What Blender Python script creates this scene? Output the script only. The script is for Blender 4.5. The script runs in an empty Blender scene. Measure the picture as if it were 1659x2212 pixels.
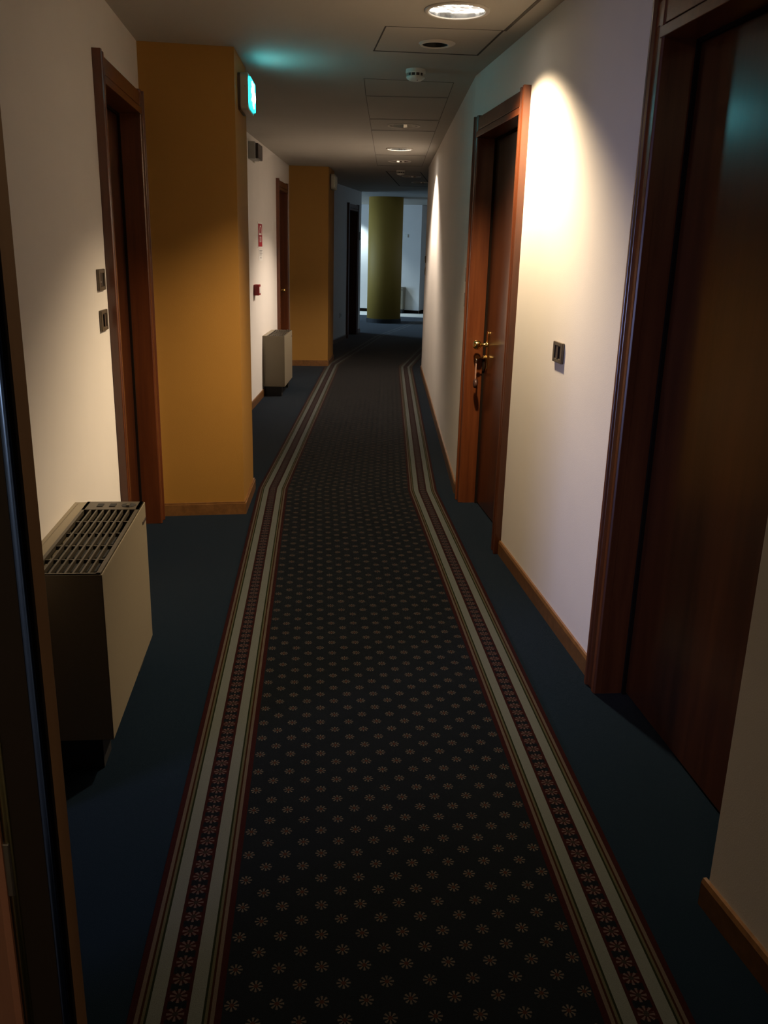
import bpy, bmesh, math
from mathutils import Vector, Matrix
C = bpy.context.scene.collection
PI = math.pi
CZ = 2.45            # corridor ceiling height
LZ = 2.50            # lobby ceiling height

# ------------------------------------------------------------------ node helpers
class E:
    """small expression wrapper so procedural patterns read like maths"""
    def __init__(s, nt, v): s.nt, s.v = nt, v
    def _m(s, op, *a):
        n = s.nt.nodes.new('ShaderNodeMath'); n.operation = op
        for i, x in enumerate((s,) + a):
            x = x.v if isinstance(x, E) else x
            if isinstance(x, (int, float)): n.inputs[i].default_value = x
            else: s.nt.links.new(x, n.inputs[i])
        return E(s.nt, n.outputs[0])
    def __add__(s, o): return s._m('ADD', o)
    def __sub__(s, o): return s._m('SUBTRACT', o)
    def __mul__(s, o): return s._m('MULTIPLY', o)
    def __truediv__(s, o): return s._m('DIVIDE', o)
    def lt(s, o): return s._m('LESS_THAN', o)
    def gt(s, o): return s._m('GREATER_THAN', o)
    def abs(s): return s._m('ABSOLUTE')
    def mx(s, o): return s._m('MAXIMUM', o)
    def mn(s, o): return s._m('MINIMUM', o)
    def fold(s, p):   # distance inside a cell of size p, centred
        return ((s / p)._m('FRACT') - 0.5) * p
    def band(s, a, b): return s.gt(a) * s.lt(b)

def newmat(name):
    m = bpy.data.materials.new(name); m.use_nodes = True
    nt = m.node_tree; b = nt.nodes['Principled BSDF']
    return m, nt, b
def lin(c):
    return tuple((x/12.92 if x <= .04045 else ((x+.055)/1.055)**2.4) for x in c)
def mixc(nt, fac, a, b):
    n = nt.nodes.new('ShaderNodeMix'); n.data_type = 'RGBA'
    for sock, x in ((n.inputs[0], fac), (n.inputs[6], a), (n.inputs[7], b)):
        x = x.v if isinstance(x, E) else x
        if isinstance(x, (tuple, list)): sock.default_value = tuple(x)[:3] + (1,)
        elif isinstance(x, (int, float)): sock.default_value = x
        else: nt.links.new(x, sock)
    return n.outputs[2]
def noise(nt, scale, detail=3, vec=None, rough=.55):
    n = nt.nodes.new('ShaderNodeTexNoise'); n.inputs['Scale'].default_value = scale
    n.inputs['Detail'].default_value = detail; n.inputs['Roughness'].default_value = rough
    if vec is not None: nt.links.new(vec, n.inputs['Vector'])
    return n.outputs['Fac']
def objco(nt):
    return nt.nodes.new('ShaderNodeTexCoord').outputs['Object']
def scaled(nt, vec, s):
    n = nt.nodes.new('ShaderNodeVectorMath'); n.operation = 'MULTIPLY'
    nt.links.new(vec, n.inputs[0]); n.inputs[1].default_value = s
    return n.outputs[0]
def bump(nt, b, h, strength, dist):
    n = nt.nodes.new('ShaderNodeBump'); n.inputs['Strength'].default_value = strength
    n.inputs['Distance'].default_value = dist
    nt.links.new(h, n.inputs['Height']); nt.links.new(n.outputs[0], b.inputs['Normal'])

def paint(name, col, rough=.75, var=.04):
    m, nt, b = newmat(name)
    v = objco(nt)
    k = noise(nt, 2.2, 4, v)
    c2 = tuple(x*(1-var*2) for x in col)
    nt.links.new(mixc(nt, k, c2, tuple(min(1, x*(1+var)) for x in col)), b.inputs['Base Color'])
    b.inputs['Roughness'].default_value = rough
    bump(nt, b, noise(nt, 240, 4, v), .18, .002)
    return m
def wood(name, dark, light, rough=.32, coat=.4, along='z', sc=1.0):
    m, nt, b = newmat(name)
    v = objco(nt)
    s = {'z': (14, 14, .9), 'x': (.9, 14, 14), 'y': (14, .9, 14)}[along]
    v2 = scaled(nt, v, tuple(x*sc for x in s))
    k = noise(nt, 2.0, 6, v2, .62)
    r = nt.nodes.new('ShaderNodeValToRGB'); nt.links.new(k, r.inputs[0])
    r.color_ramp.elements[0].position = .34; r.color_ramp.elements[0].color = dark + (1,)
    r.color_ramp.elements[1].position = .68; r.color_ramp.elements[1].color = light + (1,)
    nt.links.new(r.outputs[0], b.inputs['Base Color'])
    b.inputs['Roughness'].default_value = rough
    b.inputs['Coat Weight'].default_value = coat; b.inputs['Coat Roughness'].default_value = .18
    bump(nt, b, noise(nt, 9, 5, v2), .08, .001)
    return m
def flat(name, col, rough=.5, metal=0.0, grain=90, var=.06):
    m, nt, b = newmat(name)
    v = objco(nt)
    k = noise(nt, grain, 3, v)
    nt.links.new(mixc(nt, k, tuple(x*(1-var) for x in col), tuple(min(1, x*(1+var)) for x in col)), b.inputs['Base Color'])
    b.inputs['Roughness'].default_value = rough; b.inputs['Metallic'].default_value = metal
    return m
def emis(name, col, strength, base=(.8, .8, .8), lump=0):
    m, nt, b = newmat(name)
    b.inputs['Base Color'].default_value = base + (1,)
    b.inputs['Emission Color'].default_value = col + (1,)
    b.inputs['Emission Strength'].default_value = strength
    if lump:
        vo = nt.nodes.new('ShaderNodeTexVoronoi'); vo.inputs['Scale'].default_value = lump
        nt.links.new(objco(nt), vo.inputs['Vector'])
        k = E(nt, vo.outputs['Color'])
        sp = nt.nodes.new('ShaderNodeSeparateColor'); nt.links.new(vo.outputs['Color'], sp.inputs[0])
        e = E(nt, sp.outputs[0])
        st = (e * e * e * (strength * 2.0) + strength * .055)
        nt.links.new(st.v, b.inputs['Emission Strength'])
    return m

M = {}
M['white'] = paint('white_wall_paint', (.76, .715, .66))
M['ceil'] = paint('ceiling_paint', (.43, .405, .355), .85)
M['yellow'] = paint('ochre_wall_paint', (.30, .145, .017), .7, .06)
M['column'] = paint('column_yellow_paint', (.50, .30, .05), .65, .05)
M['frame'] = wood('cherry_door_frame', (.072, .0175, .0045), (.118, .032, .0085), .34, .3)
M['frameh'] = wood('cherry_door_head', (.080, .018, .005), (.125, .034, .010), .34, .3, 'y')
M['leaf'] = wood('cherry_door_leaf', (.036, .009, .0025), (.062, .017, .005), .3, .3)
M['leafdark'] = wood('dark_door_edge', (.11, .06, .035), (.18, .10, .055), .4, .1)
M['core'] = flat('dark_leaf_core', (.022, .015, .012), .5)
M['stop'] = flat('black_door_seal', (.010, .006, .004), .95)
M['stop'].node_tree.nodes['Principled BSDF'].inputs['Specular IOR Level'].default_value = .05
M['base'] = wood('baseboard_wood', (.115, .050, .014), (.19, .086, .026), .4, .3, 'y')
M['brass'] = flat('polished_brass', (.83, .58, .22), .16, 1.0)
M['steel'] = flat('brushed_steel', (.45, .45, .46), .35, 1.0)
M['cream'] = flat('cream_enamel', (.21, .175, .115), .42)
M['grille'] = flat('bronze_grille_plastic', (.052, .042, .027), .42)
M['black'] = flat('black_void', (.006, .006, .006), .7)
M['darkgap'] = flat('dark_joint', (.05, .042, .034), .9)
M['seam'] = flat('panel_seam', (.14, .125, .105), .9)
M['plastic'] = flat('white_plastic', (.72, .70, .63), .4)
M['signbox'] = flat('aged_white_plastic', (.36, .34, .27), .45)
M['greyp'] = flat('grey_plastic', (.38, .38, .36), .45)
M['darkp'] = flat('dark_plastic', (.05, .035, .03), .35)
M['plate'] = flat('bronze_switch_plate', (.135, .11, .08), .33, .55)
M['switchin'] = flat('black_switch_insert', (.02, .017, .015), .3)
M['red'] = flat('red_plastic', (.28, .012, .016), .4)
M['redsign'] = flat('red_sign_print', (.42, .02, .035), .45)
M['paper'] = flat('white_paper', (.78, .76, .72), .7)
M['ink'] = flat('grey_ink', (.22, .21, .2), .7)
M['tag'] = flat('leather_key_strap', (.46, .27, .2), .5)
M['fob'] = flat('dark_key_fob', (.05, .022, .018), .4)
M['refl'] = flat('aluminium_reflector', (.72, .72, .70), .12, 1.0)
M['rim'] = flat('white_lamp_rim', (.75, .70, .62), .45)
M['stone'] = paint('pale_marble', (.86, .85, .80), .5)
M['glint'] = flat('blue_glint_bead', (.16, .30, .80), .25, 1.0)  # blue daylight reflection on the bead is put into its metal colour
M['glint2'] = flat('olive_bead', (.35, .34, .2), .3, 1.0)
M['litwood'] = wood('lit_door_face', (.30, .13, .09), (.42, .2, .14), .4, .2)  # pinkish light on the open leaf's near face, put into the wood colour
M['lampglow'] = emis('lit_lamp_glass', (1.0, .93, .84), 9.0, lump=55)
M['lampglow2'] = emis('lit_lamp_glass_far', (1.0, .93, .84), 9.0)
M['cyan'] = emis('exit_sign_green', (.002, .76, .92), 8.5)
M['signwhite'] = emis('exit_sign_white', (.55, 1.0, 1.0), 9.0)
M['deadsign'] = flat('unlit_sign_diffuser', (.5, .52, .46), .4)

def floor_mat():
    m, nt, b = newmat('navy_carpet')
    v = objco(nt)
    k = noise(nt, 1.3, 3, v); f = noise(nt, 420, 3, v)
    a = mixc(nt, k, (.0040, .0084, .0145), (.0054, .0104, .0175))
    nt.links.new(mixc(nt, f, a, (.0072, .0132, .0215)), b.inputs['Base Color'])
    b.inputs['Roughness'].default_value = .95
    b.inputs['Specular IOR Level'].default_value = .0
    b.inputs['Sheen Weight'].default_value = .32; b.inputs['Sheen Roughness'].default_value = .2
    bump(nt, b, noise(nt, 600, 3, v), .5, .003)
    return m
def runner_mat():
    m, nt, b = newmat('patterned_runner_carpet')
    uv = nt.nodes.new('ShaderNodeUVMap'); uv.uv_map = 'UVMap'
    sp = nt.nodes.new('ShaderNodeSeparateXYZ'); nt.links.new(uv.outputs[0], sp.inputs[0])
    u = (E(nt, sp.outputs[0]) - .5) * 4.0        # metres from the centre line
    w = E(nt, sp.outputs[1]) * 100.0              # metres along the runner
    def petals(x, y, r0, r1, npet):
        r = (x*x + y*y)._m('SQRT')
        th = y._m('ARCTAN2', x)
        pet = (th * float(npet))._m('COSINE').gt(.05)
        return r.band(r0, r1) * pet, r.lt(r0)
    P = .0925
    x1, y1 = (u + P/2).fold(P), w.fold(P)
    x2, y2 = u.fold(P), (w + P/2).fold(P)
    pa, ca = petals(x1, y1, .0050, .0150, 8)
    pb, cb = petals(x2, y2, .0050, .0150, 8)
    au = u.abs()
    infield = au.lt(.388)
    pet, cen = pa.mx(pb) * infield, ca.mx(cb) * infield
    s = (au - .482)
    sa = s.abs()
    Q = .0449
    fx, fy = s, w.fold(Q)
    bp, bc = petals(fx, fy, .006, .0180, 8)
    inch = sa.lt(.021)
    vec = nt.nodes.new('ShaderNodeCombineXYZ')
    nt.links.new((u * 420.0).v, vec.inputs[0]); nt.links.new((w * 420.0).v, vec.inputs[1])
    fib = noise(nt, 1.0, 2, vec.outputs[0]); blot = noise(nt, .012, 3, vec.outputs[0])
    navy = mixc(nt, blot, (.0048, .0062, .0080), (.0066, .0080, .0100))
    c = navy
    edge = sa.band(.0795, .094)
    c = mixc(nt, edge, c, (0.0156, 0.0050, 0.0050))                  # dark red selvedge
    c = mixc(nt, sa.lt(.0800), c, (0.0516, 0.0407, 0.0328))          # outer pale line
    c = mixc(nt, sa.lt(.0715), c, (0.0163, 0.0068, 0.0037))          # rust line
    c = mixc(nt, sa.lt(.0665), c, (0.0422, 0.0391, 0.0250))          # thin olive line
    c = mixc(nt, sa.lt(.0605), c, (0.0094, 0.0113, 0.0056))          # dark line
    c = mixc(nt, sa.lt(.0555), c, (.0700, .0760, .0700))          # wide pale stripe
    c = mixc(nt, sa.lt(.0265), c, (.0150, .0052, .0050))          # maroon stripe
    c = mixc(nt, sa.lt(.0195) * (w + Q/2).fold(Q).abs().lt(.0095), c, (.0050, .0058, .0075))
    c = mixc(nt, bp * inch, c, (.0500, .0340, .0330))
    c = mixc(nt, bc * inch, c, (.0150, .0120, .0110))
    c = mixc(nt, pet, c, (.0480, .0400, .0340))
    c = mixc(nt, cen, c, (.0260, .0120, .0090))
    fb = E(nt, fib) * .55 + .72
    n = nt.nodes.new('ShaderNodeVectorMath'); n.operation = 'SCALE'
    nt.links.new(c, n.inputs[0]); nt.links.new(fb.v, n.inputs['Scale'])
    nt.links.new(n.outputs[0], b.inputs['Base Color'])
    b.inputs['Roughness'].default_value = .95
    b.inputs['Specular IOR Level'].default_value = .0
    b.inputs['Sheen Weight'].default_value = .32; b.inputs['Sheen Roughness'].default_value = .2
    bump(nt, b, fib, .5, .002)
    return m
M['carpet'] = floor_mat(); M['runner'] = runner_mat()

# ------------------------------------------------------------------ object helpers
def link(name, bm, mat, parent=None, smooth=False, bevel=0, seg=2):
    me = bpy.data.meshes.new(name)
    bmesh.ops.recalc_face_normals(bm, faces=bm.faces)
    bm.to_mesh(me); bm.free()
    me.materials.append(mat)
    if smooth:
        for p in me.polygons: p.use_smooth = True
    o = bpy.data.objects.new(name, me); C.objects.link(o)
    if bevel:
        b = o.modifiers.new('bevel', 'BEVEL'); b.width = bevel; b.segments = seg
        b.limit_method = 'ANGLE'; b.angle_limit = .6; b.harden_normals = False
    if parent: o.parent = parent
    return o
def tag(o, label=None, cat=None, group=None, kind=None):
    if label: o['label'] = label
    if cat: o['category'] = cat
    if group: o['group'] = group
    if kind: o['kind'] = kind
    return o
def empty(name, M4, label=None, cat=None, group=None, kind=None):
    o = bpy.data.objects.new(name, None); C.objects.link(o); o.matrix_world = M4
    o.empty_display_size = .1
    return tag(o, label, cat, group, kind)
def setm(o, M4): o.matrix_world = M4; return o
def frame(A, B, z=0, s=0.0, right=True):
    """local X = along the wall from A to B, Y = out into the corridor, Z up; origin s metres from A"""
    A = Vector((A[0], A[1], 0)); B = Vector((B[0], B[1], 0)); u = (B-A).normalized()
    n = Vector((-u.y, u.x, 0)) if right else Vector((u.y, -u.x, 0))
    R = Matrix((u, n, Vector((0, 0, 1)))).transposed().to_4x4()
    return Matrix.Translation(A + u*s + Vector((0, 0, z))) @ R
def box(bm, x0, x1, y0, y1, z0, z1):
    vs = [bm.verts.new((x, y, z)) for z in (z0, z1) for y in (y0, y1) for x in (x0, x1)]
    for f in ((0,1,3,2), (4,6,7,5), (0,4,5,1), (2,3,7,6), (0,2,6,4), (1,5,7,3)):
        bm.faces.new([vs[i] for i in f])
    return vs
def boxes(*bs):
    bm = bmesh.new()
    for b in bs: box(bm, *b)
    return bm
def prism(bm, pts, z0, z1):
    a = [bm.verts.new((p[0], p[1], z0)) for p in pts]; b = [bm.verts.new((p[0], p[1], z1)) for p in pts]
    n = len(pts)
    bm.faces.new(a[::-1]); bm.faces.new(b)
    for i in range(n): bm.faces.new((a[i], a[(i+1) % n], b[(i+1) % n], b[i]))
def lathe(bm, prof, n=40, axis='z', c=(0, 0, 0)):
    """prof: list of (radius, height)"""
    rings = []
    for r, h in prof:
        ring = []
        for i in range(n):
            a = 2*PI*i/n
            p = {'z': (r*math.cos(a), r*math.sin(a), h), 'y': (r*math.cos(a), h, r*math.sin(a)), 'x': (h, r*math.cos(a), r*math.sin(a))}[axis]
            ring.append(bm.verts.new((p[0]+c[0], p[1]+c[1], p[2]+c[2])))
        rings.append(ring)
    for a, b in zip(rings, rings[1:]):
        for i in range(n): bm.faces.new((a[i], a[(i+1) % n], b[(i+1) % n], b[i]))
    return rings
def cap(bm, ring): bm.faces.new(ring)
def tube(bm, pts, r, n=10):
    pts = [Vector(p) for p in pts]; rings = []
    for i, p in enumerate(pts):
        d = (pts[min(i+1, len(pts)-1)] - pts[max(i-1, 0)]).normalized()
        a = d.orthogonal().normalized(); b = d.cross(a)
        if rings:
            pa = rings[-1][1]; a = (pa - d*pa.dot(d)).normalized(); b = d.cross(a)
        rings.append(([bm.verts.new(p + r*(math.cos(2*PI*k/n)*a + math.sin(2*PI*k/n)*b)) for k in range(n)], a))
    for (A, _), (B, _) in zip(rings, rings[1:]):
        for k in range(n): bm.faces.new((A[k], A[(k+1) % n], B[(k+1) % n], B[k]))
    bm.faces.new(rings[0][0]); bm.faces.new(rings[-1][0])

# ------------------------------------------------------------------ plan of the corridor (metres, camera at 0,0,1.5)
R1A, R1B = (0.9225, 1.74), (0.457, 5.435)            # right wall, first straight stretch
R2A, R2B = R1B, (0.430, 11.20)                       # right wall, second stretch
R3A, R3B = R2B, (1.75, 16.6)
R0A, R0B = (1.45, -1.2), (0.800, 1.735)              # nearest piece, stands 12 cm proud
L1A, L1B = (-0.66, -1.2), (-1.282, 4.765)            # left wall up to the first yellow pillar
P1a, P1b, P1c = (-1.282, 4.755), (-0.815, 4.842), (-0.842, 5.375)
L2A, L2B = (-1.298, 5.3), (-1.281, 11.46)
P2a, P2b, P2c = (-1.285, 11.455), (-0.792, 11.49), (-0.765, 12.17)
L3A, L3B = (-1.235, 12.17), (-0.541, 16.36)

def wall(name, A, B, mat, right, openings=(), top=CZ, th=.22):
    fr = frame(A, B, right=right); L = (Vector(B)-Vector(A)).length
    bm = bmesh.new(); s = 0
    for a, b, h in openings:
        if a > s: box(bm, s, a, -th, 0, 0, top)
        box(bm, a, b, -th, 0, h, top)
        s = b
    box(bm, s, L, -th, 0, 0, top)
    o = link(name, bm, mat); setm(o, fr); tag(o, kind='structure'); return o
def baseboard(name, A, B, right, spans):
    bm = bmesh.new()
    for a, b in spans:
        prof = ((0, 0), (.013, 0), (.013, .062), (.009, .074), (0, .074))
        va = [bm.verts.new((a, y, z)) for y, z in prof]; vb = [bm.verts.new((b, y, z)) for y, z in prof]
        bm.faces.new(va); bm.faces.new(vb[::-1])
        for i in range(5): bm.faces.new((va[i], vb[i], vb[(i+1) % 5], va[(i+1) % 5]))
    o = link(name, bm, M['stop'] if 'back' in name else M['base']); setm(o, frame(A, B, right=right)); tag(o, kind='structure'); return o
def along(A, B, y):   # distance along A->B at which world y is reached
    return (y-A[1])/(B[1]-A[1])*(Vector(B)-Vector(A)).length

# floor
bm = bmesh.new(); box(bm, -6, 6, -1.6, 24, -.1, 0)
tag(link('floor', bm, M['carpet']), kind='structure')

# door geometry: outer frame from s0 to s1 along the wall
DW = 1.03
def make_door(name, A, B, right, s0, s1, knob_far=True, leafmat=None, detail=True, open_dark=False):
    root = empty(name, frame(A, B, s=s0, right=right), kind='structure')
    W = s1-s0; aw = .088; top = 2.2; ht = 2.098
    def part(nm, bm, mat, parent=root, **k):
        o = link(nm, bm, mat, parent, **k); return o
    # architraves: flat board with a raised outer bead and an inner bead
    for x0, x1, sg in ((0, aw, 1), (W-aw, W, -1)):
        o0 = x0 if sg == 1 else x1
        bm = bmesh.new()
        pr = [(0, -.003), (0, .034), (.018, .036), (.022, .026), (.058, .022), (.062, .030), (.082, .030), (aw, .024), (aw, -.003)]
        pr = [(o0+sg*x, y) for x, y in pr]
        prism(bm, pr, 0.0, top + .012)
        part('architrave', bm, M['frame'], bevel=.002)
    bm = bmesh.new()
    box(bm, aw*.22, W-aw*.22, -.003, .026, 2.135, top)
    box(bm, aw*.8, W-aw*.8, -.003, .032, ht, 2.129)
    box(bm, aw*.5, W-aw*.5, -.003, .014, 2.120, 2.14)
    part('head_board', bm, M['frameh'], bevel=.002)
    # jamb linings
    d = .085
    part('jamb', boxes((aw-.02, aw, -.2, 0, 0, ht+.02)), M['frame'])
    part('jamb', boxes((W-aw, W-aw+.02, -.2, 0, 0, ht+.02)), M['frame'])
    part('head_jamb', boxes((aw, W-aw, -.2, 0, ht, ht+.02)), M['frameh'])
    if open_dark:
        part('door_leaf', boxes((aw+.003, W-aw-.003, -.19, -.15, .006, ht-.004)), leafmat or M['leaf'])  # black sheet put in for the darkness of the open doorway
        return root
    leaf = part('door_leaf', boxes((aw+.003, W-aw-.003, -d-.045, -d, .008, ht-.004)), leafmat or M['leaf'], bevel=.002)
    part('door_stop', boxes((aw, aw+.012, -d, -d+.012, 0, ht), (W-aw-.012, W-aw, -d, -d+.012, 0, ht), (aw, W-aw, -d, -d+.012, ht-.012, ht)), M['stop'])
    if detail:
        kx = (W-aw-.075) if knob_far else aw+.075
        bm = bmesh.new()
        pts = []
        for i in range(9): a = PI*i/8; pts.append((kx+.019*math.cos(a), 1.038+.019*math.sin(a)))
        for i in range(9): a = PI+PI*i/8; pts.append((kx+.019*math.cos(a), .848+.019*math.sin(a)))
        a_ = [bm.verts.new((x, -d, z)) for x, z in pts]; b_ = [bm.verts.new((x, -d+.008, z)) for x, z in pts]
        bm.faces.new(a_); bm.faces.new(b_[::-1])
        for i in range(18): bm.faces.new((a_[i], b_[i], b_[(i+1) % 18], a_[(i+1) % 18]))
        pl = link('escutcheon_plate', bm, M['brass'], leaf, bevel=.002)
        bm = bmesh.new()
        rr = lathe(bm, [(.018, -d+.006), (.018, -d+.012), (.0095, -d+.015), (.0095, -d+.042), (.014, -d+.046), (.024, -d+.054), (.0275, -d+.066), (.0265, -d+.078), (.019, -d+.087), (.006, -d+.090), (.0005, -d+.0905)], 28, 'y', (kx, 0, .978))
        link('door_knob', bm, M['brass'], leaf, smooth=True)
        bm = bmesh.new()
        lathe(bm, [(.011, -d+.006), (.011, -d+.024), (.009, -d+.027), (.0005, -d+.027)], 20, 'y', (kx, 0, .905))
        link('lock_cylinder', bm, M['brass'], leaf, smooth=False)
        root['knob'] = kx
    return root

# ---- right side
s_d1 = (along(R1A, R1B, 1.765), along(R1A, R1B, 2.868)); s_d2 = (along(R1A, R1B, 4.245), along(R1A, R1B, 5.275))
wall('wall_right_near', R1A, R1B, M['white'], True, [(s_d1[0]+.02, s_d1[1]-.07, 2.12), (s_d2[0]+.07, s_d2[1]-.07, 2.12)])
wall('wall_right_middle', R2A, R2B, M['white'], True)
wall('wall_right_far', R3A, R3B, M['white'], True)
wall('wall_right_edge', R0A, R0B, M['white'], True, th=.9)
baseboard('baseboard_right_near', R1A, R1B, True, [(s_d1[1], s_d2[0]), (s_d2[1], (Vector(R1B)-Vector(R1A)).length)])
baseboard('baseboard_right_middle', R2A, R2B, True, [(0, (Vector(R2B)-Vector(R2A)).length+.01)])
baseboard('baseboard_right_far', R3A, R3B, True, [(0.02, 5.5)])
baseboard('baseboard_right_edge', R0A, R0B, True, [(0, (Vector(R0B)-Vector(R0A)).length+.012)])
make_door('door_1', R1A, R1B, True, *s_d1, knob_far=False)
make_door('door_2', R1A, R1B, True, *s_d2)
# ---- left side
s_d3 = (along(L1A, L1B, 3.70), along(L1A, L1B, 4.695))
s_d4 = (along(L2A, L2B, 10.19), along(L2A, L2B, 11.13))
s_d5 = (along(L3A, L3B, 15.18), along(L3A, L3B, 16.02))
s_d6 = (along(L1A, L1B, 1.04), along(L1A, L1B, 2.02))
wall('wall_left_near', L1A, L1B, M['white'], False, [(s_d6[0]+.07, s_d6[1]-.07, 2.12), (s_d3[0]+.07, s_d3[1]-.07, 2.12)])
wall('wall_left_middle', L2A, L2B, M['white'], False, [(s_d4[0]+.07, s_d4[1]-.07, 2.12)])
wall('wall_left_far', L3A, L3B, M['white'], False, [(s_d5[0]+.07, s_d5[1]-.07, 2.12)])
baseboard('baseboard_left_near', L1A, L1B, False, [(0, s_d6[0]), (s_d6[1], s_d3[0])])
baseboard('baseboard_left_middle', L2A, L2B, False, [(.05, s_d4[0])])
baseboard('baseboard_left_far', L3A, L3B, False, [(0.0, s_d5[0]), (s_d5[1], (Vector(L3B)-Vector(L3A)).length)])
make_door('door_3', L1A, L1B, False, *s_d3, knob_far=False)
make_door('door_4', L2A, L2B, False, *s_d4, knob_far=True)
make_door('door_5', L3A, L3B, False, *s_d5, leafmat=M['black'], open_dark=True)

# ---- yellow wall piers
def pier(name, a, b, c, back):
    bm = bmesh.new(); prism(bm, [a, b, c, (back, c[1])], 0, CZ)
    o = link(name, bm, M['yellow']); tag(o, kind='structure')
pier('wall_left_yellow_pier', (P1a[0]-.03, P1a[1]), P1b, P1c, -1.33)
pier('wall_left_yellow_pier_far', (P2a[0]-.03, P2a[1]), P2b, P2c, -1.33)
def pier_base(name, a, b, c):
    bm = bmesh.new()
    def off(p, q, r, d):   # outer offset corner
        u1 = (Vector(q)-Vector(p)).normalized(); n1 = Vector((u1.y, -u1.x))
        u2 = (Vector(r)-Vector(q)).normalized(); n2 = Vector((u2.y, -u2.x))
        k = 1 + n1.dot(n2)
        return Vector(q) + (n1+n2)*d/k, n1, n2
    q, n1, n2 = off(a, b, c, .013)
    q2, _, _ = off(a, b, c, .008)
    for (d0, qq, z0, z1) in ((.013, q, 0, .064), (.008, q2, .064, .074)):
        A2 = Vector(a)+n1*d0; C2 = Vector(c)+n2*d0 + (Vector(c)-Vector(b)).normalized()*.01
        prism(bm, [a, A2, qq, C2, c, b], z0, z1)
    o = link(name, bm, M['base']); tag(o, kind='structure')
pier_base('baseboard_yellow_pier', P1a, P1b, P1c)
pier_base('baseboard_yellow_pier_far', P2a, P2b, P2c)

# ---- lobby
BA, BB, BC = (-4.5, 23.15), (.715, 21.62), (1.35, 23.6)
wall('wall_back', BA, BB, M['white'], False, top=LZ)
wall('wall_back_right', BB, BC, M['white'], False, top=LZ)
baseboard('baseboard_back', BA, BB, False, [(0, 5.43)])
baseboard('baseboard_back_right', BB, BC, False, [(0, 2.0)])
tag(link('wall_lobby_left', boxes((-4.7, -4.5, 16, 24, 0, LZ)), M['white']), kind='structure')
tag(link('wall_lobby_left_return', boxes((-4.6, -.80, 16.14, 16.34, 0, LZ)), M['white']), kind='structure')
tag(link('wall_lobby_right', boxes((4.5, 4.7, 16, 24, 0, LZ)), M['white']), kind='structure')
tag(link('wall_lobby_right_return', boxes((1.8, 4.6, 16.5, 16.7, 0, LZ)), M['white']), kind='structure')
tag(link('wall_behind_camera', boxes((-1.5, 1.7, -1.5, -1.3, 0, CZ)), M['white']), kind='structure')
# pale stone strip in front of the back wall
ub = (Vector(BB)-Vector(BA)).normalized()
tag(setm(link('trim_stone_threshold', boxes((1.0, 6.6, 0.03, 1.16, 0, .004)), M['stone']), frame(BA, BB, right=False)), kind='structure')

# ---- ceiling with round openings for the recessed fittings
LAMPS = [(.249, 4.043, .117, True), (.061, 9.30, .117, True)]
HOLE = (.187, 4.648, .060)
OFFS = [(.078, 7.58, .115), (.073, 10.55, .115), (.257, 12.66, .115), (.41, 13.74, .115)]
bm = bmesh.new()
def loop(pts):
    v = [bm.verts.new((x, y, CZ)) for x, y in pts]
    return [bm.edges.new((v[i], v[(i+1) % len(v)])) for i in range(len(v))]
ed = loop([(-1.75, -1.5), (2.6, -1.5), (2.6, 16.55), (-1.75, 16.22)])
for x, y, r in [(l[0], l[1], l[2]+.006) for l in LAMPS] + [(HOLE[0], HOLE[1], HOLE[2]+.004)] + [(o[0], o[1], o[2]+.006) for o in OFFS]:
    ed += loop([(x+r*math.cos(2*PI*i/40), y+r*math.sin(2*PI*i/40)) for i in range(40)])
bmesh.ops.triangle_fill(bm, use_beauty=True, use_dissolve=False, edges=ed)
bmesh.ops.recalc_face_normals(bm, faces=bm.faces)
g = bmesh.ops.extrude_face_region(bm, geom=list(bm.faces))
bmesh.ops.translate(bm, vec=(0, 0, .14), verts=[v for v in g['geom'] if isinstance(v, bmesh.types.BMVert)])
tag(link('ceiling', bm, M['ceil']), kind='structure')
tag(link('ceiling_lobby', boxes((-4.7, 4.7, 16.0, 24, LZ, LZ+.1)), M['ceil']), kind='structure')

# access panels in the ceiling: dark shadow gap with a white tray in it
PANELS = [[(-.115, 4.855), (.418, 4.90), (.485, 4.362), (-.052, 4.34)],
          [(-.19, 7.24), (.349, 7.22), (.349, 6.21), (-.19, 6.22)],
          [(-.19, 6.20), (.349, 6.19), (.349, 5.66), (-.185, 5.60)],
          [(-.19, 7.90), (.349, 7.88), (.349, 7.26), (-.19, 7.27)],
          [(-.19, 9.90), (.349, 9.88), (.349, 7.91), (-.19, 7.93)],
          [(-.19, 11.15), (.349, 11.12), (.349, 9.92), (-.19, 9.93)],
          [(.105, 14.62), (.62, 14.52), (.36, 11.92), (-.092, 11.95)]]
o = link('trim_ceiling_gap', bmesh.new(), M['darkgap']); tag(o, kind='structure')
bm = bmesh.new(); prism(bm, [(.480, 4.37), (.495, 4.37), (.690, 2.95), (.672, 2.95)], CZ-.0015, CZ+.001); bm.to_mesh(o.data); bm.free()
# shadow gap round each panel: widths for the near, right, far and left edge follow the corner order
for k, P in enumerate(PANELS):
    wd = (.013, .010, .0018, .007) if k == 0 else ((.010, .012, .006, .016) if k == len(PANELS)-1 else (.004, .004, .004, .004))
    c = sum((Vector(p) for p in P), Vector((0, 0)))/4
    bm = bmesh.new()
    for q in range(4):
        a, b = Vector(P[q]), Vector(P[(q+1) % 4]); d_ = (b-a).normalized(); n_ = Vector((-d_.y, d_.x))
        if n_.dot(c-a) < 0: n_ = -n_
        w_ = wd[q]; prism(bm, [a, b, b+n_*w_, a+n_*w_], CZ-.0012, CZ+.001)
    tag(link('trim_ceiling_joint_%d' % (k+1), bm, M['darkgap'] if k in (0, len(PANELS)-1) else M['seam']), kind='structure')

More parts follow.
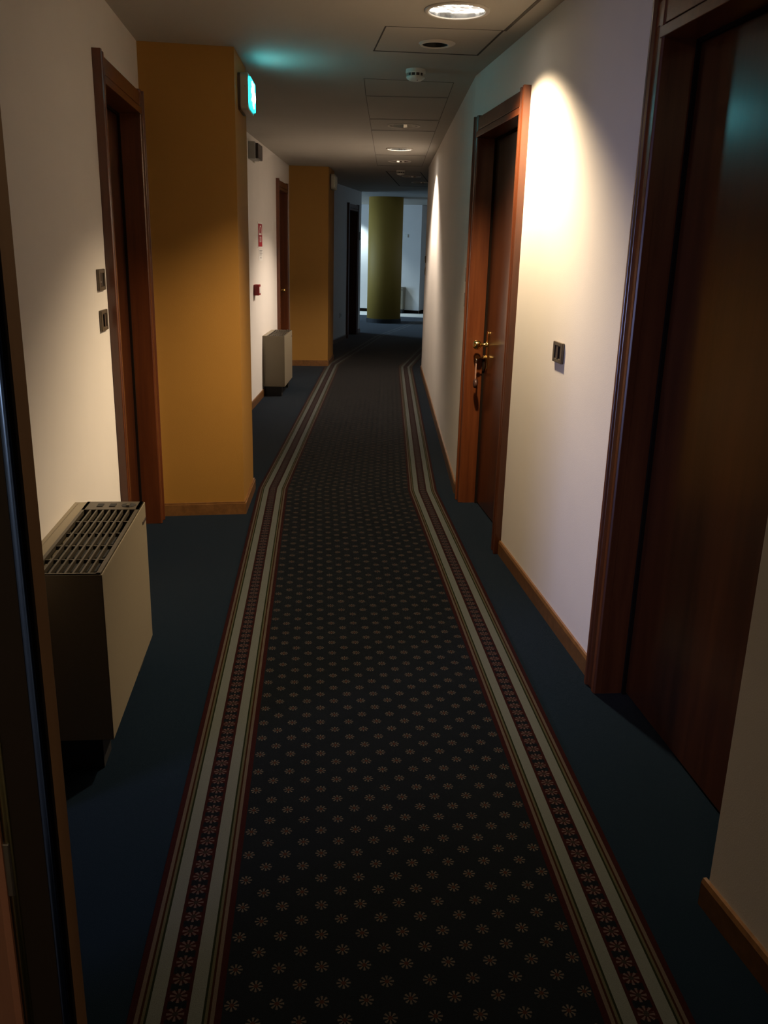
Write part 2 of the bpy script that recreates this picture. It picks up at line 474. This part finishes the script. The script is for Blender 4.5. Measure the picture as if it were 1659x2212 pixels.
# ------------------------------------------------------------------ downlights
def downlight(x, y, lit, label, group, r=.117, glow='lampglow'):
    t = empty('downlight', Matrix.Translation((x, y, CZ)), label, 'ceiling light', group)
    bm = bmesh.new(); lathe(bm, [(r, .0), (r, -.006), (r+.004, -.008), (r+.013, -.0075), (r+.018, -.004), (r+.018, -.0005)], 48)
    link('rim', bm, M['rim'], t, smooth=True)
    bm = bmesh.new()
    if lit:
        lathe(bm, [(r-.001, -.002), (r-.004, .03), (r*.8, .08), (r*.45, .11), (.001, .112)], 48)
    else:
        lathe(bm, [(r-.001, -.002), (r*.92, .035), (r*.75, .075), (r*.48, .105), (.001, .108)], 24)
    link('reflector', bm, M['refl'], t, smooth=lit)
    bm = bmesh.new()
    if lit:
        rg = lathe(bm, [(r-.006, .018), (r*.6, .012), (r*.3, .010), (.002, .009)], 48); 
        link('lamp_glass', bm, M[glow], t, smooth=True)
    else:
        lathe(bm, [(.001, .02), (.014, .022), (.017, .03), (.017, .098)], 20); link('bulb', bm, M['plastic'], t, smooth=True)
        bm = bmesh.new(); lathe(bm, [(.036, .028), (.040, .028), (.040, .036), (.036, .036), (.036, .028)], 32)
        link('anti_glare_ring', bm, M['refl'], t, smooth=False)
    return t
downlight(LAMPS[0][0], LAMPS[0][1], True, 'large lit round downlight nearest the camera, shining white', 'lit ceiling downlights')
downlight(LAMPS[1][0], LAMPS[1][1], True, 'small lit round downlight farther along the corridor ceiling', 'lit ceiling downlights', glow='lampglow2')
for (x, y, r), lb in zip(OFFS, ('unlit round downlight nearest the camera, before the distant lit one',
                                'unlit round downlight just beyond the distant lit one',
                                'unlit downlight in the dark ceiling past the far smoke detector',
                                'farthest unlit downlight, in the dark ceiling before the lobby')):
    downlight(x, y, False, lb, 'unlit ceiling downlights', r=r)
# open round inlet with white ring
t = empty('ceiling_inlet', Matrix.Translation((HOLE[0], HOLE[1], CZ)), 'round black opening in a white ring between the lit lamp and smoke detector', 'ceiling vent')
bm = bmesh.new(); rr = lathe(bm, [(.0612, -.006), (.064, -.0105), (.071, -.0105), (.080, -.006), (.089, -.0012)], 48)
for v in rr[3]+rr[4]: v.co.x += .010
link('ring', bm, M['plastic'], t, smooth=True)
bm = bmesh.new(); a = lathe(bm, [(.0612, -.0062), (.0605, .12)], 40); cap(bm, a[1]); link('duct', bm, M['black'], t)

# ------------------------------------------------------------------ smoke detectors
def smoke(x, y, label):
    t = empty('smoke_detector', Matrix.Translation((x, y, CZ)), label, 'smoke detector', 'ceiling smoke detectors')
    bm = bmesh.new(); a = lathe(bm, [(.054, 0), (.055, -.018), (.052, -.021)], 40); cap(bm, a[0]); cap(bm, a[2]); link('mounting_base', bm, M['plastic'], t)
    bm = bmesh.new(); a = lathe(bm, [(.046, -.021), (.046, -.036)], 40); cap(bm, a[0]); cap(bm, a[1]); link('sensor_mesh', bm, M['darkp'], t)
    bm = bmesh.new()
    for i in range(12):
        an = 2*PI*i/12; cx_, cy_ = .0475*math.cos(an), .0475*math.sin(an)
        lathe(bm, [(.0032, -.0205), (.0032, -.0365)], 8, c=(cx_, cy_, 0))
    link('cage', bm, M['plastic'], t)
    bm = bmesh.new(); a = lathe(bm, [(.052, -.036), (.051, -.044), (.036, -.055), (.016, -.059), (.001, -.0595)], 40); cap(bm, a[0]); link('cap', bm, M['plastic'], t, smooth=True)
    bm = bmesh.new(); a = lathe(bm, [(.0035, -.050), (.0035, -.060), (.0005, -.0615)], 12, c=(.01, -.028, 0)); link('indicator_lamp', bm, M['refl'], t)
    return t
smoke(.112, 5.30, 'white smoke detector on the ceiling near the open round vent')
smoke(.10, 11.75, 'farther smoke detector, small on the dark ceiling beyond the lit lamp')

# ------------------------------------------------------------------ fan coil units
def fancoil(M4, L, D, label, H=.617, grille_in=.045, feet=.10):
    t = empty('fan_coil_unit', M4, label, 'heater', 'fan coil heating units')
    # local x along the wall (near end at 0), y out from the wall, z up
    bm = bmesh.new()
    box(bm, 0, L, .012, D, feet, feet+.003); box(bm, 0, .004, .012, D, feet, H); box(bm, L-.004, L, .012, D, feet, H)
    box(bm, 0, L, D-.004, D, feet, H); box(bm, 0, L, 0, .016, feet, H)
    box(bm, 0, L, .012, grille_in, H-.006, H)
    link('casing', bm, M['cream'], t, bevel=.0018)
    link('end_cover', boxes((.06, L-.06, .03, D-.03, feet+.003, H-.07)), M['black'], t)
    bm = bmesh.new()
    y0, y1 = grille_in, D-.005
    xe = L*.86                           # slats stop short of the control end
    box(bm, .004, L-.004, y0, y0+.010, H-.012, H+.003); box(bm, .004, L-.004, y1-.012, y1, H-.012, H+.003)
    box(bm, .004, .012, y0, y1, H-.012, H+.003)
    n = 8
    for i in range(1, n):
        yy = y0+.010+(y1-.012-y0-.010)*i/n
        box(bm, .012, xe, yy-.0028, yy+.0028, H-.012, H+.002)
    for i in range(1, 5):
        xx = .012+(xe-.012)*i/5
        box(bm, xx-.0025, xx+.0025, y0+.010, y1-.012, H-.014, H-.002)
    link('grille', bm, M['grille'], t)
    bm = bmesh.new(); w = y1-y0
    box(bm, xe, L-.004, y0, y1, H-.010, H+.003)
    link('control_cover', bm, M['grille'], t)
    bm = bmesh.new(); lathe_c = (L*.93, y0+w*.78, 0)
    a = lathe(bm, [(.024, H+.003), (.024, H+.0045)], 30, c=lathe_c); cap(bm, a[1]); cap(bm, a[0])
    link('control_dial', bm, M['black'], t)
    bm = bmesh.new(); box(bm, L*.93-.020, L*.93+.020, y0+w*.78-.005, y0+w*.78+.005, H+.0045, H+.009)
    link('dial_grip', bm, M['grille'], t)
    for yy in (.28, .50):
        link('rocker_switch', boxes((L*.93-.017, L*.93+.017, y0+w*yy-.010, y0+w*yy+.010, H+.003, H+.005)), M['black'], t)
    link('badge', boxes((L*.90, L*.985, D, D+.0025, H-.062, H-.052)), M['darkp'], t)
    for k, xx in enumerate((.01, L-.11)):
        link('foot', boxes((xx, xx+.10, .03, D-.035, 0, feet)), M['black'], t, bevel=.002)
    return t
def at_local(A, B, right, y, z=0): return frame(A, B, z=z, s=along(A, B, y), right=right)
fancoil(at_local(L1A, L1B, False, 2.215), .72, .242, 'large cream fan coil heater on the left by the open door, near the camera')
fancoil(at_local(L2A, L2B, False, 8.99), .70, .225, 'cream fan coil heater beyond the first yellow pier, on the white wall')
f3 = fancoil(frame(BA, BB, s=4.35, right=False), .74, .225, 'distant fan coil heater partly hidden behind the round yellow column')

# ------------------------------------------------------------------ switch plates
def plate(M4, label, group='bronze switch plates', w=.118, h=.082, kind_='reader', proud=.011):
    t = empty('switch_plate', M4, label, 'switch', group)
    bm = bmesh.new()
    box(bm, -w/2, -w/2+.022, 0, proud, -h/2, h/2); box(bm, w/2-.022, w/2, 0, proud, -h/2, h/2)
    box(bm, -w/2+.022, w/2-.022, 0, proud, h/2-.016, h/2); box(bm, -w/2+.022, w/2-.022, 0, proud, -h/2, -h/2+.016)
    link('cover_frame', bm, M['plate'], t, bevel=.0025)
    link('insert', boxes((-w/2+.021, w/2-.021, 0, proud-.004, -h/2+.015, h/2-.015)), M['switchin'], t)
    bm = bmesh.new()
    if kind_ == 'rocker':
        box(bm, -.012, .012, proud-.004, proud+.001, -h/2+.018, h/2-.018)
    else:
        lathe(bm, [(.005, proud-.004), (.005, proud-.001), (.0005, proud-.0005)], 14, 'y', (-.02, 0, -.008))
    link('button', bm, M['darkp'] if kind_ == 'rocker' else M['refl'], t)
    return t
plate(at_local(L1A, L1B, False, 3.575, 1.353), 'upper bronze switch plate left of the nearest left-hand door')
plate(at_local(L1A, L1B, False, 3.575, 1.195), 'lower bronze switch plate left of the nearest left-hand door', kind_='rocker')
plate(at_local(R1A, R1B, True, 3.555, 1.115), 'single bronze switch plate in the bright wall between the two right-hand doors', kind_='rocker')
plate(at_local(R1A, R1B, True, 5.345, 1.362), 'upper bronze switch plate beyond the right-hand door with the key')
plate(at_local(R1A, R1B, True, 5.345, 1.216), 'lower bronze switch plate beyond the right-hand door with the key', kind_='rocker')
plate(at_local(L2A, L2B, False, 11.28, 1.36), 'tiny upper switch plate between the second left door and far yellow pier')
plate(at_local(L2A, L2B, False, 11.28, 1.22), 'tiny lower switch plate between the second left door and far yellow pier', kind_='rocker')
plate(at_local(R2A, R2B, True, 11.08, 1.385), 'tiny upper switch plate at the far end of the right wall')
plate(at_local(R2A, R2B, True, 11.08, 1.245), 'tiny lower switch plate at the far end of the right wall', kind_='rocker')
t = empty('wall_socket', at_local(L3A, L3B, False, 14.75, .42), 'small pale wall socket low on the dark far left wall', 'socket')
link('face_plate', boxes((-.06, .06, 0, .01, -.04, .04)), M['plastic'], t, bevel=.002); link('socket_insert', boxes((-.035, .035, .01, .012, -.022, .022)), M['greyp'], t)
tag(setm(link('room_number_plate', boxes((-.05, .05, 0, .008, -.07, .07)), M['darkp'], bevel=.002), at_local(L3A, L3B, False, 16.2, 1.70)), 'small dark plate beside the black far doorway', 'sign')
tag(setm(link('wall_sensor', boxes((-.04, .04, 0, .03, -.035, .035)), M['plastic'], bevel=.004), frame(BA, BB, s=5.07, z=1.80, right=False)), 'tiny white sensor box on the back wall right of the yellow column', 'sensor')

# ------------------------------------------------------------------ emergency exit signs
def rrect(w, h, r, n=6):
    pts = []
    for cx_, cz_, a0 in ((w/2-r, h/2-r, 0), (-w/2+r, h/2-r, PI/2), (-w/2+r, -h/2+r, PI), (w/2-r, -h/2+r, 1.5*PI)):
        for i in range(n+1): a = a0+PI/2*i/n; pts.append((cx_+r*math.cos(a), cz_+r*math.sin(a)))
    return pts
def slab(bm, pts, y0, y1):
    a = [bm.verts.new((x, y0, z)) for x, z in pts]; b = [bm.verts.new((x, y1, z)) for x, z in pts]
    bm.faces.new(a); bm.faces.new(b[::-1])
    for i in range(len(pts)): bm.faces.new((a[i], b[i], b[(i+1) % len(pts)], a[(i+1) % len(pts)]))
def exit_sign(M4, label, lit, sc=1.0):
    t = empty('exit_sign', M4, label, 'exit sign')
    W_, H_ = .30*sc, .180*sc
    bm = bmesh.new(); slab(bm, rrect(W_, H_, .035), 0, .014); link('back_plate', bm, M['darkp'], t)
    bm = bmesh.new(); slab(bm, rrect(W_, H_, .03), .012, .056*sc); link('housing', bm, M['signbox'], t, bevel=.006, seg=3)
    bm = bmesh.new(); slab(bm, rrect(W_*.92, H_*.80, .018), .054*sc, .066*sc)
    link('sign_face', bm, M['cyan'] if lit else M['deadsign'], t, bevel=.003)
    bm = bmesh.new(); y0, y1 = .066*sc, .068*sc; S = sc*1.02
    # running figure, door opening and arrow
    def poly(p): slab(bm, [(a*S, b*S) for a, b in p], y0, y1)
    poly([(-.045+.013*math.cos(2*PI*i/14), .047+.013*math.sin(2*PI*i/14)) for i in range(14)])
    poly([(-.058, .030), (-.035, .030), (-.024, -.004), (-.046, -.008)])
    poly([(-.046, -.006), (-.026, -.004), (-.004, -.030), (-.010, -.055), (-.020, -.055), (-.018, -.033)])
    poly([(-.048, -.004), (-.036, -.012), (-.050, -.036), (-.082, -.036), (-.082, -.026), (-.056, -.026)])
    poly([(-.038, .026), (-.016, .010), (.004, .018), (.004, .008), (-.016, -.002), (-.038, .012)])
    poly([(-.056, .028), (-.080, .020), (-.086, .000), (-.078, -.002), (-.072, .013), (-.052, .017)])
    poly([(.022, .060), (.052, .060), (.052, -.060), (.022, -.060)])
    poly([(.070, .010), (.100, .010), (.100, .026), (.130, 0), (.100, -.026), (.100, -.010), (.070, -.010)])
    link('pictogram', bm, M['signwhite'] if lit else M['plastic'], t)
    bm = bmesh.new(); a = lathe(bm, [(.003, -.003), (.003, .003)], 10, 'x', (-W_/2-.001, .04, .02)); cap(bm, a[0]); cap(bm, a[1])
    link('indicator_lamp', bm, M['refl'], t)
    return t
fp = frame(P1b, P1c, right=False)
exit_sign(frame(P1b, P1c, s=.275, z=2.272, right=False) , 'glowing green and white exit sign on the near yellow pier', True)
exit_sign(frame(P2b, P2c, s=.30, z=2.29, right=False), 'unlit pale exit sign on the far yellow pier', False)

# ------------------------------------------------------------------ fire alarm siren, sign, notice, call point (second white wall on the left)
t = empty('alarm_beacon', at_local(L2A, L2B, False, 8.36, 2.31), 'grey box with dark front, high on the white wall beyond the near pier', 'alarm')
link('housing', boxes((-.06, .19, 0, .062, -.075, .070)), M['greyp'], t, bevel=.004)
link('dark_lens', boxes((-.035, .235, .060, .086, -.068, .060)), M['darkp'], t, bevel=.004)
link('bracket', boxes((.19, .25, 0, .02, -.082, -.07)), M['plastic'], t)
t = empty('fire_alarm_sign', at_local(L2A, L2B, False, 8.93, 1.60), 'red and white upright fire alarm sign on the white wall', 'sign')
link('white_backing', boxes((-.14, .14, 0, .003, -.125, .118)), M['paper'], t)
link('red_panel', boxes((-.125, .125, .003, .0045, -.112, .100)), M['redsign'], t)
bm = bmesh.new()
slab(bm, [(-.085, .03), (-.02, .085), (.045, .085), (.085, .05), (.085, -.005), (-.085, -.005)], .0045, .0055)
slab(bm, [(-.055, -.02), (.055, -.02), (.055, -.07), (-.055, -.07)], .0045, .0055)
link('white_symbol', bm, M['paper'], t)
bm = bmesh.new(); slab(bm, [(-.06, .035), (-.01, .07), (.035, .07), (.035, .012), (-.06, .012)], .0055, .0062)
slab(bm, [(-.02+.022*math.cos(2*PI*i/16), -.045+.022*math.sin(2*PI*i/16)) for i in range(16)], .0055, .0062)
link('red_symbol_detail', bm, M['redsign'], t)
t = empty('paper_notice', at_local(L2A, L2B, False, 8.97, 1.41), 'small white printed notice just below the red fire alarm sign', 'notice')
link('sheet', boxes((-.12, .12, 0, .002, -.055, .055)), M['paper'], t)
bm = bmesh.new()
for k in range(4): box(bm, -.09, .09 - .03*(k % 2), .002, .0027, .038-.014*k, .044-.014*k)
box(bm, -.03, .02, .002, .0027, -.035, -.020)
link('printed_lines', bm, M['ink'], t)
t = empty('fire_call_point', at_local(L2A, L2B, False, 8.52, 1.093), 'dark red square fire call point below the fire alarm sign', 'alarm')
link('housing', boxes((-.055, .055, 0, .052, -.050, .050)), M['red'], t, bevel=.005)
link('glass', boxes((-.035, .035, .052, .054, -.03, .03)), M['paper'], t)

# ------------------------------------------------------------------ key hanging from the lock of door_2
d2 = bpy.data.objects['door_2']; kx = d2['knob']
mw = frame(R1A, R1B, s=s_d2[0], right=True)
t = empty('room_key', mw @ Matrix.Translation((kx, -.085, .905)), 'room key with strap and round dark fob hanging from the brass lock', 'key')
bm = bmesh.new(); box(bm, -.0012, .0012, .024, .052, -.004, .004)
lathe(bm, [(.0005, -.0013), (.013, -.0013), (.013, .0013), (.0005, .0013)], 20, 'x', (0, .062, 0)); link('key', bm, M['brass'], t)
bm = bmesh.new(); ring = []
for i in range(20): a = 2*PI*i/19; ring.append((.014*math.sin(a), .066+.002*math.cos(a), -.022+.016*math.cos(a)))
tube(bm, ring, .0012, 8); link('split_ring', bm, M['refl'], t, smooth=True)
bm = bmesh.new(); slab(bm, [(-.008, -.036), (.008, -.036), (.011, -.06), (.010, -.115), (.006, -.125), (-.008, -.125), (-.010, -.09)], .0645, .068); link('strap', bm, M['tag'], t, bevel=.001)
bm = bmesh.new(); a = lathe(bm, [(.0005, .056), (.020, .056), (.027, .060), (.027, .071), (.020, .075), (.0005, .075)], 26, 'y', (0, 0, -.152)); link('fob', bm, M['fob'], t, smooth=True)

# ------------------------------------------------------------------ round column in the lobby
t = empty('round_column', Matrix.Translation((-.117, 18.84, 0)), 'round yellow column standing in the lobby at the corridor end', 'column')
bm = bmesh.new(); a = lathe(bm, [(.354, .085), (.354, LZ)], 72); cap(bm, a[0]); cap(bm, a[1]); link('shaft', bm, M['column'], t, smooth=False)
for p in t.children[0].data.polygons: p.use_smooth = len(p.vertices) == 4
bm = bmesh.new(); a = lathe(bm, [(.366, 0), (.366, .075), (.358, .088), (.353, .088)], 72); cap(bm, a[0]); link('base_ring', bm, M['black'], t, smooth=False)

# ------------------------------------------------------------------ open door at the left edge of the view (its lock edge faces the camera)
t = empty('door_6', Matrix.Translation((0, 0, 0)), kind='structure')
u = Vector((-.78, .62)).normalized()
fr6 = frame(L1A, L1B, s=s_d6[0], right=False); W6 = s_d6[1]-s_d6[0]
for bx in ((0, .088, -.24, .026, 0, 2.2), (W6-.088, W6, -.24, .026, 0, 2.2)):
    setm(link('architrave', boxes(bx), M['frame'], bevel=.003), fr6).parent = t
setm(link('head_board', boxes((.088, W6-.088, -.24, .026, 2.098, 2.2)), M['frameh'], bevel=.003), fr6).parent = t
# the room behind the open door
for nm, bx in (('wall_room_back', (-3.3, -3.2, -.6, 3.4, 0, CZ)), ('wall_room_near', (-3.3, -.95, -.6, -.5, 0, CZ)), ('wall_room_far', (-3.3, -1.32, 3.3, 3.4, 0, CZ)), ('ceiling_room', (-3.3, -1.76, -.6, 3.4, CZ, CZ+.1))):
    tag(link(nm, boxes(bx), M['white']), kind='structure')
e0, e1 = Vector((-.2087, .500)), Vector((-.2560, .494))
far = .84
bm = bmesh.new()
prof = [e0, Vector((-.2145, .4985)), Vector((-.2162, .512)), Vector((-.2222, .512)), Vector((-.2262, .499)), Vector((-.2462, .4975)), Vector((-.2510, .4965)), e1, e1+u*far, e0+u*far]
prism(bm, [tuple(p) for p in prof], .008, 2.10)
link('door_leaf', bm, M['core'], t)
bm = bmesh.new(); prism(bm, [(-.2080, .4990), (-.2147, .4972), (-.2147, .4995), (-.2090, .5015)], .008, 2.10); link('edge_strip', bm, M['leafdark'], t)
bm = bmesh.new(); prism(bm, [tuple(e1+Vector((-.001, -.0015))), tuple(e1+Vector((.004, -.0015))), tuple(e1+Vector((.004, .001))), tuple(e1+u*far+Vector((-.001, -.0015)))], .008, 2.10)
link('door_face', bm, M['litwood'], t)
for cx_, cy_, rr_ in ((-.2242, .5015, .0030), (-.2492, .4975, .0030)):
    bm = bmesh.new(); a = lathe(bm, [(rr_, .008), (rr_, 2.10)], 16, c=(cx_, cy_, 0)); cap(bm, a[0]); cap(bm, a[1]); link('edge_bead', bm, M['glint'] if cx_ > -.23 else M['glint2'], t, smooth=True)
link('latch_plate', boxes((-.2528, -.2475, .4935, .497, 1.066, 1.109)), M['steel'], t, bevel=.001)
link('hinge', boxes((e0.x+u.x*far-.012, e0.x+u.x*far+.008, e0.y+u.y*far-.01, e0.y+u.y*far+.03, 1.7, 1.8)), M['brass'], t)

# ------------------------------------------------------------------ patterned runner, laid in mitred lengths
PATH = [(.262, -1.0), (.0865, 1.383), (-.236, 5.41), (-.250, 11.62), (.30, 15.6), (1.05, 18.9), (2.0, 21.0)]
HW = .576
def runner():
    bm = bmesh.new(); uvl = bm.loops.layers.uv.new('UVMap')
    pts = [Vector(p) for p in PATH]
    ds = [(b-a).normalized() for a, b in zip(pts, pts[1:])]
    mit = []
    for i, p in enumerate(pts):
        if i == 0: d = ds[0]; n = Vector((d.y, -d.x)); mit.append(n)
        elif i == len(pts)-1: d = ds[-1]; n = Vector((d.y, -d.x)); mit.append(n)
        else:
            n1 = Vector((ds[i-1].y, -ds[i-1].x)); n2 = Vector((ds[i].y, -ds[i].x)); mit.append((n1+n2)/(1+n1.dot(n2)))
    us = [-HW + 2*HW*k/24 for k in range(25)]; z = .004; v0 = 0
    for i in range(len(ds)):
        L = (pts[i+1]-pts[i]).length; n = max(2, int(L/.5)); rows = []
        for j in range(n+1):
            f = j/n; row = []
            for uu in us:
                a = pts[i] + mit[i]*uu; b = pts[i+1] + mit[i+1]*uu
                p = a.lerp(b, f); vv = v0 + (p-pts[i]).dot(ds[i])
                row.append((p, uu, vv))
            rows.append(row)
        grid = [[bm.verts.new((p.x, p.y, z)) for p, _, _ in r] for r in rows]
        for j in range(n):
            for k in range(24):
                q = [(j, k), (j, k+1), (j+1, k+1), (j+1, k)]
                f_ = bm.faces.new([grid[a][b] for a, b in q])
                for lp, (a, b) in zip(f_.loops, q): lp[uvl].uv = (rows[a][b][1]/4+.5, (rows[a][b][2]+5)/100)
        v0 += L
    bmesh.ops.remove_doubles(bm, verts=bm.verts, dist=.0004)
    be = [e for e in bm.edges if e.is_boundary]
    g = bmesh.ops.extrude_edge_only(bm, edges=be)
    bmesh.ops.translate(bm, vec=(0, 0, -.0038), verts=[v for v in g['geom'] if isinstance(v, bmesh.types.BMVert)])
    return link('carpet_runner', bm, M['runner'])
tag(runner(), 'long patterned navy carpet runner with striped flower borders, bending down the corridor', 'carpet')

# ------------------------------------------------------------------ lights
def spot(name, loc, power, col, size, blend, rad=.05, rot=(0, 0, 0)):
    l = bpy.data.lights.new(name, 'SPOT'); l.energy = power; l.color = col; l.spot_size = math.radians(size); l.spot_blend = blend; l.shadow_soft_size = rad
    # wide-throw reflector: more intensity towards the rim of the cone than straight down
    l.use_nodes = True; nt = l.node_tree; em = nt.nodes['Emission']
    tc = nt.nodes.new('ShaderNodeTexCoord'); sp = nt.nodes.new('ShaderNodeSeparateXYZ'); nt.links.new(tc.outputs['Normal'], sp.inputs[0])
    k = (E(nt, sp.outputs[2]).abs() * -1.0 + 1.0) * 2.15 + .42
    nt.links.new(k.v, em.inputs['Strength'])
    o = bpy.data.objects.new(name, l); C.objects.link(o); o.location = loc; o.rotation_euler = rot; return o
def area(name, loc, power, col, sx, sy, rot):
    l = bpy.data.lights.new(name, 'AREA'); l.shape = 'RECTANGLE'; l.size = sx; l.size_y = sy; l.energy = power; l.color = col
    o = bpy.data.objects.new(name, l); C.objects.link(o); o.location = loc; o.rotation_euler = rot; return o
WARM = (1.0, .77, .50)
spot('lamp_beam', (LAMPS[0][0], LAMPS[0][1], CZ-.012), 395, WARM, 122, .75, .045)
spot('lamp_beam', (LAMPS[1][0], LAMPS[1][1], CZ-.012), 350, (1.0, .82, .66), 122, .75, .045)
# daylight: window on the left of the lobby, a window in the left-hand room
area('lobby_window_light_right', (4.3, 19.9, 1.5), 9, (.62, .78, 1.0), 2.0, 1.6, (0, PI/2, 0))
area('lobby_window_light', (-4.3, 18.9, 1.5), 125, (.42, .68, 1.0), 3.0, 1.8, (0, -PI/2, 0))
spot('lobby_lamp_beam', (-1.12, 21.62, LZ-.03), 260, (.70, .90, 1.0), 110, .8, .05)
rw = area('room_window_light', (-3.1, -.08, 1.0), 8, (.42, .50, 1.0), .8, .7, (0, 0, 0))
rw.rotation_euler = (Vector((.75, 3.3, .55))-rw.location).to_track_quat('-Z', 'Y').to_euler(); rw.data.spread = math.radians(50)

area('added_fill_behind_camera', (-.05, -1.05, 2.40), 4.5, (1.0, .76, .46), .24, .24, (PI/4, 0, 0))  # added fill light without a fitting, brightens the surfaces nearest the camera
w = bpy.data.worlds.new('world'); bpy.context.scene.world = w; w.use_nodes = True
w.node_tree.nodes['Background'].inputs[0].default_value = (.5, .6, .8, 1); w.node_tree.nodes['Background'].inputs[1].default_value = 0.0

# ------------------------------------------------------------------ camera (solved from the photograph's vanishing points)
F = 1875.0; W0, H0 = 1659, 2212
d = Vector((670-W0/2, 7282-H0/2, F)).normalized(); up = -d
z = Vector((0, 0, 1)); f = (z - up*z.dot(up)).normalized(); r = f.cross(up)
if r[0] < 0: r = -r
X = Vector((r[0], f[0], up[0])); Y = -Vector((r[1], f[1], up[1])); Zc = -Vector((r[2], f[2], up[2]))
cam = bpy.data.cameras.new('camera'); co = bpy.data.objects.new('camera', cam); C.objects.link(co)
cam.sensor_fit = 'VERTICAL'; cam.sensor_height = 24; cam.lens = F/H0*24; cam.clip_start = .02; cam.clip_end = 100
R = Matrix((X, Y, Zc)).transposed().to_4x4(); co.matrix_world = Matrix.Translation((0, 0, 1.5)) @ R
sc = bpy.context.scene; sc.camera = co
sc.view_settings.view_transform = 'Standard'; sc.view_settings.look = 'None'; sc.view_settings.gamma = 1; sc.view_settings.use_curve_mapping = False
sc.view_settings.exposure = 0.0
sc.cycles.max_bounces = 10; sc.cycles.diffuse_bounces = 6; sc.cycles.sample_clamp_indirect = 4
